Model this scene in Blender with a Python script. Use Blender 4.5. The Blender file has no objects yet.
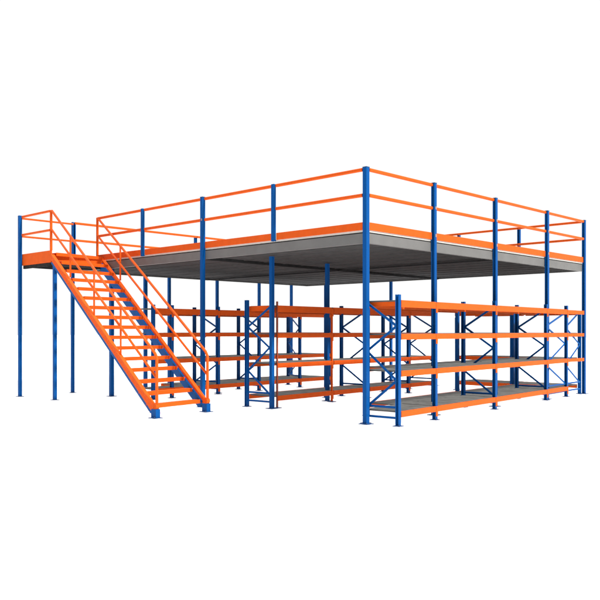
import bpy, math, random
from mathutils import Vector, Matrix
random.seed(4)
sc = bpy.context.scene
COL = sc.collection

# ------------------------------------------------------------------ materials
def nodes(name):
    m = bpy.data.materials.new(name); m.use_nodes = True
    nt = m.node_tree; b = nt.nodes['Principled BSDF']
    return m, nt, b

def paint(name, col, var=0.10, rough=0.38, spec=0.4, bump=0.04, scale=9.0, grime=0.0):
    """powder-coated steel: faint orange-peel, slight tone drift, small scuffs"""
    m, nt, b = nodes(name)
    N, L = nt.nodes.new, nt.links.new
    tc = N('ShaderNodeTexCoord')
    n1 = N('ShaderNodeTexNoise'); n1.inputs['Scale'].default_value = scale; n1.inputs['Detail'].default_value = 5
    L(tc.outputs['Object'], n1.inputs['Vector'])
    mr = N('ShaderNodeMapRange'); mr.inputs['To Min'].default_value = 1 - var; mr.inputs['To Max'].default_value = 1 + var
    mr.inputs['From Min'].default_value = 0.3; mr.inputs['From Max'].default_value = 0.7
    L(n1.outputs['Fac'], mr.inputs['Value'])
    vm = N('ShaderNodeVectorMath'); vm.operation = 'SCALE'
    vm.inputs[0].default_value = col; L(mr.outputs['Result'], vm.inputs['Scale'])
    L(vm.outputs['Vector'], b.inputs['Base Color'])
    n2 = N('ShaderNodeTexNoise'); n2.inputs['Scale'].default_value = 3.1; n2.inputs['Detail'].default_value = 6
    L(tc.outputs['Object'], n2.inputs['Vector'])
    r = N('ShaderNodeMapRange'); r.inputs['To Min'].default_value = rough - .08; r.inputs['To Max'].default_value = rough + .12
    L(n2.outputs['Fac'], r.inputs['Value']); L(r.outputs['Result'], b.inputs['Roughness'])
    n3 = N('ShaderNodeTexNoise'); n3.inputs['Scale'].default_value = 140
    L(tc.outputs['Object'], n3.inputs['Vector'])
    bp = N('ShaderNodeBump'); bp.inputs['Strength'].default_value = bump; bp.inputs['Distance'].default_value = 0.002
    L(n3.outputs['Fac'], bp.inputs['Height']); L(bp.outputs['Normal'], b.inputs['Normal'])
    b.inputs['Specular IOR Level'].default_value = spec
    return m

def ribbed(name, col, pitch, depth, var=0.12, rough=0.6, axis='Y'):
    """sheet metal deck: pressed lines plus rolled-steel mottling"""
    m = paint(name, col, var, rough, 0.0, 0.1, 5.0)
    nt = m.node_tree; N, L = nt.nodes.new, nt.links.new
    b = nt.nodes['Principled BSDF']
    tc = [n for n in nt.nodes if n.type == 'TEX_COORD'][0]
    sp = N('ShaderNodeSeparateXYZ'); L(tc.outputs['Object'], sp.inputs[0])
    mu = N('ShaderNodeMath'); mu.operation = 'MULTIPLY'; mu.inputs[1].default_value = 2 * math.pi / pitch
    L(sp.outputs[axis], mu.inputs[0])
    sn = N('ShaderNodeMath'); sn.operation = 'SINE'; L(mu.outputs[0], sn.inputs[0])
    pw = N('ShaderNodeMath'); pw.operation = 'POWER'; ab = N('ShaderNodeMath'); ab.operation = 'ABSOLUTE'
    L(sn.outputs[0], ab.inputs[0]); L(ab.outputs[0], pw.inputs[0]); pw.inputs[1].default_value = 6
    old = [n for n in nt.nodes if n.type == 'BUMP'][0]
    bp = N('ShaderNodeBump'); bp.inputs['Strength'].default_value = 0.7; bp.inputs['Distance'].default_value = depth
    L(pw.outputs[0], bp.inputs['Height']); L(old.outputs['Normal'], bp.inputs['Normal']); L(bp.outputs['Normal'], b.inputs['Normal'])
    return m

BLUE   = paint('blue_powder_coat',   (0.0005, 0.070, 0.275), 0.035, rough=.45, spec=0.08)
ORANGE = paint('orange_powder_coat', (0.68, 0.094, 0.009), 0.05, rough=0.5, spec=0.06)
ORAIL  = paint('orange_tube_paint',  (0.66, 0.094, 0.010), 0.05, rough=0.45, spec=0.08)
PLATE  = paint('dark_blue_base_steel', (0.02, 0.06, 0.16), 0.2)
GREYB  = paint('grey_channel_steel', (0.150, 0.150, 0.150), 0.08, rough=0.5, spec=0.12, scale=2.5)
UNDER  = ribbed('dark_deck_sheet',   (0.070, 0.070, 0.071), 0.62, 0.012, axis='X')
JOIST_GAP  = paint('dark_joist_and_gap_shade',   (0.030, 0.030, 0.031), 0.2, rough=0.6, spec=0.0)  # joist steel; the same dark tone paints the deck-edge shadow gap
TOPDK  = paint('white_board_edge',   (0.50, 0.50, 0.475), 0.05, rough=0.6)
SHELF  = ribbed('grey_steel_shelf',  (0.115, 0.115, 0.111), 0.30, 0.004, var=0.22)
FLOORM = paint('white_floor', (0.93, 0.93, 0.93), 0.004, rough=1.0, spec=0.0, bump=0.0)
PALE   = paint('zinc_bolt', (0.26, 0.20, 0.20), 0.05)

# ------------------------------------------------------------------ mesh helper
class MB:
    def __init__(s): s.v = []; s.f = []
    def ring_prism(s, pts, a, axis, up):
        pass
    def box(s, x0, x1, y0, y1, z0, z1):
        i = len(s.v)
        s.v += [(x0,y0,z0),(x1,y0,z0),(x1,y1,z0),(x0,y1,z0),(x0,y0,z1),(x1,y0,z1),(x1,y1,z1),(x0,y1,z1)]
        s.f += [(i,i+3,i+2,i+1),(i+4,i+5,i+6,i+7),(i,i+1,i+5,i+4),(i+1,i+2,i+6,i+5),(i+2,i+3,i+7,i+6),(i+3,i,i+4,i+7)]
        return s
    def bar(s, a, b, w, h, up=(0,0,1), bev=0.0):
        """rectangular bar a->b; w = width sideways, h = height along up"""
        a, b = Vector(a), Vector(b); d = (b - a).normalized(); up = Vector(up)
        side = d.cross(up)
        if side.length < 1e-5: side = d.cross(Vector((1,0,0)))
        side.normalize(); u = side.cross(d).normalized()
        if bev:
            k = bev
            prof = [(-w/2+k,-h/2),(w/2-k,-h/2),(w/2,-h/2+k),(w/2,h/2-k),(w/2-k,h/2),(-w/2+k,h/2),(-w/2,h/2-k),(-w/2,-h/2+k)]
        else:
            prof = [(-w/2,-h/2),(w/2,-h/2),(w/2,h/2),(-w/2,h/2)]
        return s.sweep(prof, a, b, side, u)
    def sweep(s, prof, a, b, side, u):
        a, b = Vector(a), Vector(b); i = len(s.v); n = len(prof)
        for p in (a, b):
            for q in prof: s.v.append(tuple(p + side*q[0] + u*q[1]))
        for k in range(n):
            j = (k+1) % n
            s.f.append((i+k, i+j, i+n+j, i+n+k))
        s.f.append(tuple(i+k for k in range(n-1,-1,-1))); s.f.append(tuple(i+n+k for k in range(n)))
        return s
    def tube(s, pts, r, n=10):
        """round tube along a polyline, mitred at the bends"""
        pts = [Vector(p) for p in pts]; i0 = len(s.v)
        for k, p in enumerate(pts):
            d0 = (pts[k]-pts[k-1]).normalized() if k else (pts[1]-pts[0]).normalized()
            d1 = (pts[k+1]-pts[k]).normalized() if k < len(pts)-1 else d0
            t = (d0+d1).normalized(); ref = Vector((0,0,1)) if abs(t.z) < .95 else Vector((1,0,0))
            if k == 0: side = t.cross(ref).normalized()
            else: side = (side - t*side.dot(t)).normalized()
            u = side.cross(t).normalized()
            sc_ = 1/max(.5, t.dot(d0))
            for j in range(n):
                an = 2*math.pi*j/n
                s.v.append(tuple(p + side*math.cos(an)*r + u*math.sin(an)*r*sc_))
        for k in range(len(pts)-1):
            for j in range(n):
                a = i0+k*n+j; b = i0+k*n+(j+1)%n
                s.f.append((a, b, b+n, a+n))
        s.f.append(tuple(i0+j for j in range(n-1,-1,-1))); e = i0+(len(pts)-1)*n
        s.f.append(tuple(e+j for j in range(n)))
        return s
    def channel(s, x, y, z0, z1, w, d, ang, t=0.008, lip=0.022):
        """open C upright, web at -d/2 (local y), mouth towards +y, turned by ang"""
        P = [(-w/2,-d/2),(w/2,-d/2),(w/2,d/2),(w/2-lip,d/2),(w/2-lip,d/2-t),(w/2-t,d/2-t),(w/2-t,-d/2+t),
             (-w/2+t,-d/2+t),(-w/2+t,d/2-t),(-w/2+lip,d/2-t),(-w/2+lip,d/2),(-w/2,d/2)]
        c, q = math.cos(ang), math.sin(ang)
        return s.sweep(P, (x,y,z0), (x,y,z1), Vector((c,q,0)), Vector((-q,c,0)))
    def build(s, name, mat, parent=None, smooth=False):
        me = bpy.data.meshes.new(name)
        org = Vector(parent.get('_org', (0,0,0))) if parent is not None else Vector((0,0,0))
        me.from_pydata([tuple(Vector(v)-org) for v in s.v], [], s.f); me.materials.append(mat)
        me.validate(); me.update()
        import bmesh
        bm = bmesh.new(); bm.from_mesh(me); bmesh.ops.recalc_face_normals(bm, faces=bm.faces); bm.to_mesh(me); bm.free()
        if smooth:
            for p in me.polygons: p.use_smooth = len(p.vertices) == 4
        o = bpy.data.objects.new(name, me); COL.objects.link(o)
        if parent is not None:
            o.parent = parent
            o['_org'] = tuple(org)
        return o

def thing(name, loc, label, cat, group=None):
    o = bpy.data.objects.new(name, None); COL.objects.link(o); o.location = loc
    o['label'] = label; o['category'] = cat; o['_org'] = tuple(loc)
    if group: o['group'] = group
    return o

ZT, ZM, ZTOE, ZDK, ZED, ZB = 4.47, 4.02, 3.545, 3.42, 3.368, 3.18
CW = 0.078

def foot(x, y, parent, s=0.095, ang=0.0, mat=None):
    m = MB(); c, q = math.cos(ang), math.sin(ang)
    m.bar((x-c*s, y-q*s, .006), (x+c*s, y+q*s, .006), 2*s, .012)
    for a, b in ((-1,-1),(1,1)):
        px, py = x+(c*a-q*b)*s*.72, y+(q*a+c*b)*s*.72
        m.tube([(px,py,.012),(px,py,.028)], .011, 6)
    return m.build('base_plate', mat or PLATE, parent)

# ------------------------------------------------------------------ mezzanine
X1, YE, YF = 9.0, 8.64, 9.83
mez = thing('mezzanine_platform', (0,0,0), 'large raised grey deck on tall blue columns with orange guard rails around its edge', 'mezzanine')

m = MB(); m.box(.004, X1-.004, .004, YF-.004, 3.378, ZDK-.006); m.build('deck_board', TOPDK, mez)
m = MB(); m.box(.02, X1-.02, .02, YF-.02, ZED-.010, 3.376); m.build('shadow_gap_strip', JOIST_GAP, mez)  # dark strip painted in as the shadow gap between board and edge beam
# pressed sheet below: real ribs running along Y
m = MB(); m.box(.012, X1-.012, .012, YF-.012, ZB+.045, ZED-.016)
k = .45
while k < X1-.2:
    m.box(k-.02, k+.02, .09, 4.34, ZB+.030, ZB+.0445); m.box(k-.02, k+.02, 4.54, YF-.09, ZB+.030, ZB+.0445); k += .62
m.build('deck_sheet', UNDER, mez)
def edge_beam(a, b, inw):
    """cold-formed channel: web, flanges folded inward"""
    a, b = Vector(a), Vector(b); inw = Vector(inw)
    m = MB(); h = ZED-.012-ZB
    m.sweep([(0,0),(.07,0),(.07,.006),(.006,.006),(.006,h-.006),(.07,h-.006),(.07,h),(0,h)], a, b, inw, Vector((0,0,1)))
    return m.build('edge_beam', GREYB, mez)
edge_beam((.072,0.0,ZB), (X1-.072,0.0,ZB), (0,1,0))
edge_beam((0.0,0,ZB), (0.0,YF,ZB), (1,0,0))
edge_beam((X1,0,ZB), (X1,YF,ZB), (-1,0,0))
edge_beam((.072,YF,ZB), (X1-.072,YF,ZB), (0,-1,0))
for x0, x1 in ((.0075,.0715),(X1-.0715,X1-.0075)):
    MB().box(x0, x1, YF-.008, YF-.001, ZB+.001, ZED-.013).build('corner_plate', GREYB, mez)
for y in (4.44,):
    m = MB(); m.box(.08, X1-.08, y-.06, y+.06, ZB-.012, ZB+.044); m.build('main_beam', JOIST_GAP, mez)
for x in (4.43,):
    m = MB(); m.box(x-.05, x+.05, .08, 4.379, ZB-.010, ZB+.021); m.box(x-.05, x+.05, 4.501, YF-.08, ZB-.010, ZB+.021); m.build('main_beam', JOIST_GAP, mez)

def column(x, y, z1, ang, w=CW, d=CW, z0=0.012, cap=True):
    o = MB().channel(x, y, z0, z1, w, d, ang, lip=.03).build('column', BLUE, mez)
    if z0 < .1: foot(x, y, o)
    if cap and z1 > 4:
        m = MB(); m.box(x-w/2-.004, x+w/2+.004, y-d/2-.004, y+d/2+.004, z1, z1+.012); m.build('column_cap', PLATE, o)
    return o
H = math.pi/2
# right-hand face: columns run from the ground up to the guard rail
for x in (2.08, 4.43, 6.88):
    column(x-.035, -.048, 4.5, H)          # mouth faces -x
column(-.01, -.01, 4.5, 0, .085, .085)
column(X1, -.02, 4.5, H)
# left-hand face
column(-.045, 4.44, 4.5, -H)
# under the deck, near the stair and along the far edges
column(.11, 8.2, ZB-.002, -H, .09, .09)
for x in (2.22, 3.05, 4.87, 6.65, 8.15): column(x, YF-.07, ZB-.002, 0, .095 if x < 3 else .075, .075)
for y in (8.9, 6.15, 4.5): column(X1-.07, y, ZB-.002, H, .075, .075)
# inner line that stands by the second rack
column(.74, 3.12, ZB+.020, -H, .078, .078); column(2.86, 3.44, ZB+.020, -H, .078, .078)
for x, y in ((.74,3.12),(2.74,3.42)): pass
# rail posts that stop at the deck edge
def rail_post(x, y, ang, mat=BLUE, z0=3.385, w=.075, z1=4.5):
    o = MB().channel(x, y, z0, z1, w, w*.8, ang, lip=.025).build('rail_post', mat, mez)
    return o
for y in (2.27, 6.65): rail_post(-.045, y, -H)
m = MB(); m.bar((-.02,YE,ZED-.05), (-.02,YE,ZT+.02), .05, .05, bev=.006); m.build('rail_post', ORANGE, mez)
for y in (1.84, 3.76, 5.7, 7.7): rail_post(X1+.052, y, H, w=.08, z1=4.5)
for x in (4.12, 6.4, 8.9): rail_post(x, YF+.052, math.pi, w=.08)
rail_post(.02, YF+.03, math.pi, w=.09)

def rails(a, b, out, toe=True, r=.024):
    a, b = Vector(a), Vector(b); o = Vector(out)*0.0
    for z, nm in ((ZT, 'top_rail'), (ZM, 'mid_rail')):
        MB().bar(a+o+Vector((0,0,z)), b+o+Vector((0,0,z)), .056, .060, bev=.014).build(nm, ORAIL, mez)
    if toe:
        MB().bar(a+o+Vector((0,0,(ZTOE+ZDK)/2-.004)), b+o+Vector((0,0,(ZTOE+ZDK)/2-.004)), .012, ZTOE-ZDK+.012, bev=.003).build('toe_board', ORAIL, mez)
xs = [0, 2.08, 4.43, 6.88, X1]; g = .056
for a, b in zip(xs, xs[1:]): rails((a+g,-.02,0), (b-g,-.02,0), (0,-1,0))
ys = [0, 2.27, 4.44, 6.65, YE]
for a, b in zip(ys, ys[1:]): rails((-.02,a+g,0), (-.02,b-(g if b < YE else .027),0), (-1,0,0))
ys = [0, 1.84, 3.76, 5.7, 7.7, YF]
for a, b in zip(ys, ys[1:]): rails((X1,a+(g if a == 0 else .01),0), (X1,b-.01,0), (1,0,0))
xs2 = [.02, 4.12, 6.4, 8.9]
for a, b in zip(xs2, xs2[1:]): rails((a+.01,YF-.01,0), (b-.01,YF-.01,0), (0,1,0), r=.02)

for x in (2.045, 4.395, 6.845):
    for z in (ZM, ZTOE-.06):
        MB().box(x-.012, x+.030, -.093, -.0885, z-.028, z+.028).build('rail_clamp', PALE, mez)
for z in (ZM,):
    MB().box(-.0905, -.086, 4.41, 4.445, z-.025, z+.025).build('rail_clamp', PALE, mez)
# ------------------------------------------------------------------ landing
LX, LY = -1.46, 8.33
lan = thing('stair_landing', (-.75, 9.05, 0), 'small landing with orange fascia on thin blue legs at the top of the stair', 'landing')
LZ0, LZ1 = 3.26, 3.54
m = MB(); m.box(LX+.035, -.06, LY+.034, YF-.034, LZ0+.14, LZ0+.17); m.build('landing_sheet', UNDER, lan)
m = MB(); m.box(LX+.05, -.02, LY+.06, LY+.11, 3.17, LZ0+.13); m.build('joist', JOIST_GAP, lan)
m = MB(); m.box(LX+.04, LX+.09, LY+.12, YF-.05, 3.18, LZ0+.13); m.build('joist', JOIST_GAP, lan)
m = MB(); m.box(LX, LX+.03, LY, YF, LZ0, LZ1); m.build('fascia', ORANGE, lan)
m = MB(); m.box(LX+.032, -.03, LY, LY+.03, LZ0+.03, LZ1-.10); m.build('fascia', ORANGE, lan)
m = MB(); m.box(LX+.032, -.03, YF-.03, YF, LZ0+.08, LZ1-.06); m.build('fascia', ORANGE, lan)
for y in (8.85, 9.35): MB().box(LX+.10, -.05, y-.04, y+.04, 3.18, LZ0+.13).build('joist', JOIST_GAP, lan)
def lcol(x, y, z1, ang):
    o = MB().channel(x, y, .012, z1, .075, .075, ang, lip=.02).build('leg', BLUE, lan); foot(x, y, o, .075)
lcol(LX+.075, LY-.046, 3.35, 0)
lcol(LX-.046, YF-.05, 4.5, -H)
lcol(.02, YF+.08, ZB, 0)
m = MB(); m.bar((LX+.01,LY+.01,LZ1), (LX+.01,LY+.01,ZT+.02), .05, .05, bev=.006); m.build('rail_post', ORANGE, lan)
for z, nm in ((ZT,'top_rail'),(ZM,'mid_rail')):
    MB().bar((LX,LY+.04,z),(LX,YF-.01,z),.05,.052,bev=.01).build(nm, ORAIL, lan)
    MB().bar((LX-.0,YF-.015,z-.03),(-.02,YF-.015,z-.03),.04,.046,bev=.01).build(nm, ORAIL, lan)

# ------------------------------------------------------------------ staircase
T1, T2 = Vector((-1.44, 8.30, 3.45)), Vector((-.03, 8.42, 3.45))
B1, B2 = Vector((-2.00, 3.42, 0)), Vector((-.63, 3.60, 0))
st = thing('staircase', ((B1+B2)/2)[:], 'orange open tread staircase with blue underside beams climbing to the landing', 'staircase')
def lerp(a, b, t): return a + (b-a)*t
for T, B, sgn in ((T1,B1,-1),(T2,B2,1)):
    a = B + Vector((0,0,.14)) ; a += (T-B).normalized()*.06; b = T + Vector((0,0,-.06))
    d = (b-a).normalized(); side = d.cross(Vector((0,0,1))).normalized(); up = side.cross(d)
    # outside: deep orange channel; inside: blue beam hung below the orange top flange
    h = .125; inw = side if side.dot((B2-B1))*sgn < 0 else -side
    low = [(0,-h/2),(-.045,-h/2),(-.045,-.020),(0,-.020)]
    MB().sweep(low, a, b, inw, up).build('lower_flange', ORANGE, st)
    prof = [(-.02,.000),(-.045,.000),(-.045,h/2),(.03,h/2),(.03,h/2-.055),(-.02,h/2-.055)]
    MB().sweep(prof, a, b, inw, up).build('stringer', ORANGE, st)
    off = -up*.095 + inw*.031
    MB().bar(a + off + d*.10, b + off, .05, .185, up, bev=.006).build('support_beam', BLUE, st)
    f_ = MB(); f_.box(B.x-.045, B.x+.055, B.y-.06, B.y+.09, .012, .17); fo = f_.build('stair_foot', BLUE, st)
    foot(B.x, B.y+.01, fo, .10)
    e_ = MB(); e_.tube([tuple(Vector((B.x-.035*1, B.y-.0, .225))), tuple(Vector((B.x+.04, B.y-.0, .225)))], .062, 14); e_.build('end_cap', ORANGE, st)
NT = 16
for k in range(NT):
    t = (k+.62)/NT
    a = lerp(B1, T1, t); b = lerp(B2, T2, t)
    e = (b-a).normalized(); run = Vector((e.y, -e.x, 0)).normalized()*-1   # towards the top
    if run.y < 0: run = -run
    a += e*.045 + Vector((0,0,.10)); b -= e*.045 - Vector((0,0,.10))
    m = MB()
    # folded plate: flat top, lip down at front and back
    m.bar(a + run*.08, b + run*.08, .195, .008, bev=.002)
    m.bar(a - run*.014 + Vector((0,0,-.028)), b - run*.014 + Vector((0,0,-.028)), .010, .076, bev=.002)
    m.bar(a + run*.180 + Vector((0,0,-.018)), b + run*.180 + Vector((0,0,-.018)), .008, .034, bev=.002)
    m.build('tread', ORANGE, st)
def srail(T, B, x_shift, posts, Ptop):
    d = (T-B)
    b0 = B + Vector((0,0,.22)); 
    top = lambda z: [Ptop(z), B + Vector((0,-.02,z)), B+Vector((0,-.02,.22))]
    MB().tube([Ptop(ZT), B+Vector((0,.03,1.22)), B+Vector((0,-.03,1.13)), B+Vector((0,-.03,.22))], .028, 12).build('handrail', ORAIL, st, True)
    MB().tube([Ptop(ZM), B+Vector((0,-.02,.76))], .025, 10).build('mid_rail', ORAIL, st, True)
    for t in posts:
        p = lerp(B, T, t); q_ = Ptop(ZT); top_ = lerp(B+Vector((0,0,1.20)), q_, (p.y-B.y)/(q_.y-B.y))
        MB().tube([(p.x,p.y,p.z+.12), (p.x,p.y,top_.z)], .021, 8).build('rail_post', ORAIL, st, True)
srail(T1, B1, 0, (.29,.54,.79), lambda z: Vector((LX+.01, LY-.03, z)))
srail(T2, B2, 0, (.79,), lambda z: Vector((-.02, YE-.035, z)))

# ------------------------------------------------------------------ shelving racks
LEV = [.205, .90, 1.535, 2.105]
UW = .072
def zigzag(parent, a, b, zs, inv=False, w=.042):
    """lacing of a frame between two uprights, plus the horizontals"""
    a, b = Vector(a), Vector(b); d = (b-a).normalized()
    a2, b2 = a+d*.03, b-d*.03
    flip = inv
    for z0, z1 in zip(zs, zs[1:]):
        p, q = (a2, b2) if flip else (b2, a2)
        MB().bar((p.x,p.y,z0), (q.x,q.y,z1), .018, w, bev=.003).build('brace', BLUE, parent); flip = not flip
    for z in (.14, .32):
        MB().bar((a2.x,a2.y,z), (b2.x,b2.y,z), .036, .036, bev=.004).build('brace', BLUE, parent)
ZS = [.30, .78, 1.28, 1.72, 2.13]

class Row:
    def __init__(s, root, org, ang):
        s.r = root; s.o = Vector((org[0], org[1], 0)); s.a = ang
        s.e = Vector((math.cos(ang), math.sin(ang), 0)); s.n = Vector((-math.sin(ang), math.cos(ang), 0))
    def P(s, u, v, z=0): return s.o + s.e*u + s.n*v + Vector((0,0,z))
    def upright(s, u, v, h=2.26, mat=BLUE, mouth=H, w=UW, name='upright'):
        p = s.P(u, v)
        o = MB().channel(p.x, p.y, .012, h, w, w, s.a+mouth, lip=.024).build(name, mat, s.r)
        if mat is not BLUE: o['label'] = 'orange painted upright'
        foot(p.x, p.y, o, .072, s.a)
        return o
    def frame(s, u, v0, v1, h=2.26, flip=False, front=True):
        if front: s.upright(u, v0, h)
        s.upright(u, v1, h)
        zigzag(s.r, s.P(u, v0), s.P(u, v1), ZS, flip)
    def beam(s, u0, u1, v, z, front=True, hgt=.10, clips=True):
        g = .038 if front else -.002
        a, b = s.P(u0+g, v, z), s.P(u1-g, v, z)
        # stepped box beam
        sgn = -1 if front else 1
        m = MB(); prof = [(-.025,-hgt/2),(.025,-hgt/2),(.025,hgt/2-.028),(.008,hgt/2-.028),(.008,hgt/2),(-.025,hgt/2)]
        if not front: prof = [(-x,y) for x, y in prof]
        m.sweep(prof, a, b, s.n, Vector((0,0,1)))
        o = m.build('beam', ORANGE, s.r)
        if clips:
            p = s.P(u1, v-.024, z-.030)
            c = MB(); c.bar(p + Vector((0,0,-.105)), p + Vector((0,0,.08)), .066, .010, tuple(s.n), bev=.003)
            c.build('end_bracket', ORANGE, o)
        return o
    def shelf(s, u0, u1, v0, v1, z):
        a, b = s.P(u0+.03, (v0+v1)/2, z), s.P(u1-.03, (v0+v1)/2, z)
        m = MB(); m.bar(a, b, abs(v1-v0), .026, bev=.004)
        o = m.build('shelf_panel', SHELF, s.r)
        return o

# --- front row (double depth)
r1 = thing('shelving_rack', (.15,-.62,0), 'front four level rack with bright orange beams projecting past the near corner column', 'shelving rack', 'shelving racks under the deck')
R = Row(r1, (.13,-.60), math.radians(3.9))
us = [0, 1.25, 3.72, 6.44, 7.72]
D1, D2 = .72, 1.36
R.upright(0, 0); R.upright(.0, D1-.045); zigzag(r1, R.P(0,0), R.P(.0, D1-.045), ZS)
R.upright(1.25, 0, 2.14)
R.frame(3.72, 0, D1, flip=True); R.frame(6.44, 0, D1, flip=True)
R.upright(7.72, 0)
zigzag(r1, R.P(6.44, .02), R.P(7.72, .02), [.34,.84,1.32,1.74,2.08], False)
back = [1.04, 4.65, 7.64]
for u in back: R.upright(u, D2, 2.16, mouth=-H)
for i, z in enumerate(LEV):
    h = .10 if i < 3 else .12
    for a, b in zip(us, us[1:]):
        R.beam(a, b, -.02, z, True, h)
        if i == 3: R.beam(a, b, D1-.02, z, False, h, False)
        R.shelf(a, b, .02, D1+.0, z+h/2-.010)
    if i == 3: MB().bar(R.P(.07, .03, z+.01), R.P(.07, D1-.06, z+.01), .02, h*.8, bev=.003).build('end_beam', ORANGE, r1)
    for a, b in zip(back, back[1:]):
        R.beam(a, b, D2, z, False, h, False)
        R.shelf(a+.02, b-.02, D1+.05, D2-.03, z+h/2-.010)

# --- second row
r2 = thing('shelving_rack', (.75,3.2,0), 'middle rack standing behind the near corner column, between the front rack and the rearmost rack', 'shelving rack', 'shelving racks under the deck')
R = Row(r2, (.84,3.14), math.radians(3.0))
us = [0, 1.93, 3.36, 5.2, 6.5]; DD = .80
R.upright(-.12, .82 if False else .70, 2.30)
R.upright(.06, -.02, 2.26, paint('rust_orange_upright', (.30,.05,.02), .1), w=.032)
zigzag(r2, R.P(-.10, .02), R.P(-.12, .70), ZS, True)
R.upright(1.93, -.02, 2.12, ORANGE, w=.036)
R.frame(3.36, 0, DD, flip=True); R.frame(5.2, 0, DD); R.frame(6.5, 0, DD)
R.upright(2.74, DD, 2.2, mouth=-H)
for i, z in enumerate(LEV):
    h = .10 if i < 3 else .14
    for a, b in zip(us, us[1:]):
        R.beam(a+.02, b, -.02, z, True, h); R.beam(a+.02, b, DD, z, False, h, False)
        R.shelf(a+.02, b, .02, DD-.04, z+h/2-.010)
    if i == 3: MB().bar(R.P(.0, .05, z+.01), R.P(.0, DD-.06, z+.01), .02, h*.8, bev=.003).build('end_beam', ORANGE, r2)

# --- rear row
r3 = thing('shelving_rack', (1.0,6.72,0), 'rearmost rack with shaded orange beams, its left end seen behind the staircase', 'shelving rack', 'shelving racks under the deck')
R = Row(r3, (1.0,6.72), math.radians(2.6))
us = [-.72, -.15, 1.38, 2.9, 4.6, 6.0]; DD = 1.35
R.frame(1.38, 0, .92); R.frame(2.9, 0, .80)
for u in (-.72, -.15, 4.6, 6.0): R.upright(u, 0)
R.upright(1.62, .25, 2.05); R.upright(5.15, .95); zigzag(r3, R.P(4.6, .0), R.P(5.15, .95), ZS)
for i, z in enumerate(LEV):
    h = .10 if i < 3 else .14
    for a, b in zip(us, us[1:]):
        R.beam(a, b, -.02, z, True, h); a2 = max(a, .62)
        if b > .7:
            R.beam(a2, b, DD, z, False, h, False)
            R.shelf(a2, b, .60, DD-.04, z+h/2-.010)
        R.shelf(a, b, .02, .58, z+h/2-.010)

# --- right-hand row, turned across the others
r4 = thing('shelving_rack', (8.2,0,0), 'rack turned sideways at the far right end, its braced end frame beside the last column', 'shelving rack', 'shelving racks under the deck')
R = Row(r4, (7.86,-.03), math.radians(90))
us = [0, 1.6, 3.16]
R.upright(1.45, 0, 2.2); R.upright(1.85, -1.0, 2.2); R.upright(3.12, 0, 2.0); R.upright(2.5, -1.0, 2.2)
R.upright(.07, -1.01, 2.12)
zigzag(r4, R.P(0, -.0), R.P(0.05, -1.0), ZS)
for i, z in enumerate(LEV):
    h = .10 if i < 3 else .12
    z = z - .002
    for a, b in zip(us, us[1:]):
        a_ = a + .10 if a == 0 else a
        R.beam(a_, b, .0, z, False, h, False); R.beam(a_, b, -1.0, z, True, h, False)
        R.shelf(a_, b, -.96, -.04, z+h/2-.010)
    if i in (1, 2, 3):
        MB().bar(R.P(-.06, .0, z), R.P(-.06, -.96, z), .03, h*.8, bev=.004).build('end_beam', ORANGE, r4)

# ------------------------------------------------------------------ setting
m = MB(); m.box(-160, 160, -60, 260, -.3, 0); o = m.build('floor', FLOORM); o['kind'] = 'structure'

# ------------------------------------------------------------------ light
W = bpy.data.worlds.new('World'); sc.world = W; W.use_nodes = True
nt = W.node_tree; bg = nt.nodes['Background']
yaw = .8102; c, s = math.cos(yaw), math.sin(yaw)
tc = nt.nodes.new('ShaderNodeTexCoord')
dot = nt.nodes.new('ShaderNodeVectorMath'); dot.operation = 'DOT_PRODUCT'; dot.inputs[1].default_value = (s, c, 0)
nt.links.new(tc.outputs['Generated'], dot.inputs[0])
mr = nt.nodes.new('ShaderNodeMapRange'); mr.interpolation_type = 'SMOOTHSTEP'
mr.inputs['From Min'].default_value = -.2; mr.inputs['From Max'].default_value = .55
mr.inputs['To Min'].default_value = .30; mr.inputs['To Max'].default_value = 1.03
nt.links.new(dot.outputs['Value'], mr.inputs['Value'])
nt.links.new(mr.outputs['Result'], bg.inputs['Strength'])
bg.inputs['Color'].default_value = (1,1,1,1)

def sun(name, to, strength, ang, shadow=True, col=(1,1,1)):
    l = bpy.data.lights.new(name, 'SUN'); l.energy = strength; l.angle = math.radians(ang); l.color = col
    l.use_shadow = shadow
    o = bpy.data.objects.new(name, l); COL.objects.link(o)
    o.rotation_euler = Vector(to).to_track_quat('Z', 'Y').to_euler(); return o
sun('key_light', (.06,-.84,.48), 4.2, 5, True, (1,.97,.90))
sun('shadowless_floor_fill', (0,0,1), 3.35, 10, False)  # added fill without shadows, keeps floor white and shelf tops evenly lit

# ------------------------------------------------------------------ camera
cam = bpy.data.cameras.new('camera'); co = bpy.data.objects.new('camera', cam); COL.objects.link(co)
cx = -(1.1576*c + 13.542*s); cy = -(-1.1576*s + 13.542*c)
co.location = (cx, cy, 1.6402); co.rotation_euler = (math.pi/2, 0, -yaw)
cam.sensor_width = 36; cam.lens = 771.62/600*36; cam.shift_y = 30.665/600
cam.clip_end = 1000
sc.camera = co
for o in list(bpy.data.objects):
    if '_org' in o: del o['_org']
sc.view_settings.view_transform = 'Standard'; sc.view_settings.look = 'None'
sc.view_settings.exposure = 0; sc.view_settings.gamma = 1
sc.render.resolution_x = 1024; sc.render.resolution_y = 1024
sc.render.engine = 'CYCLES'
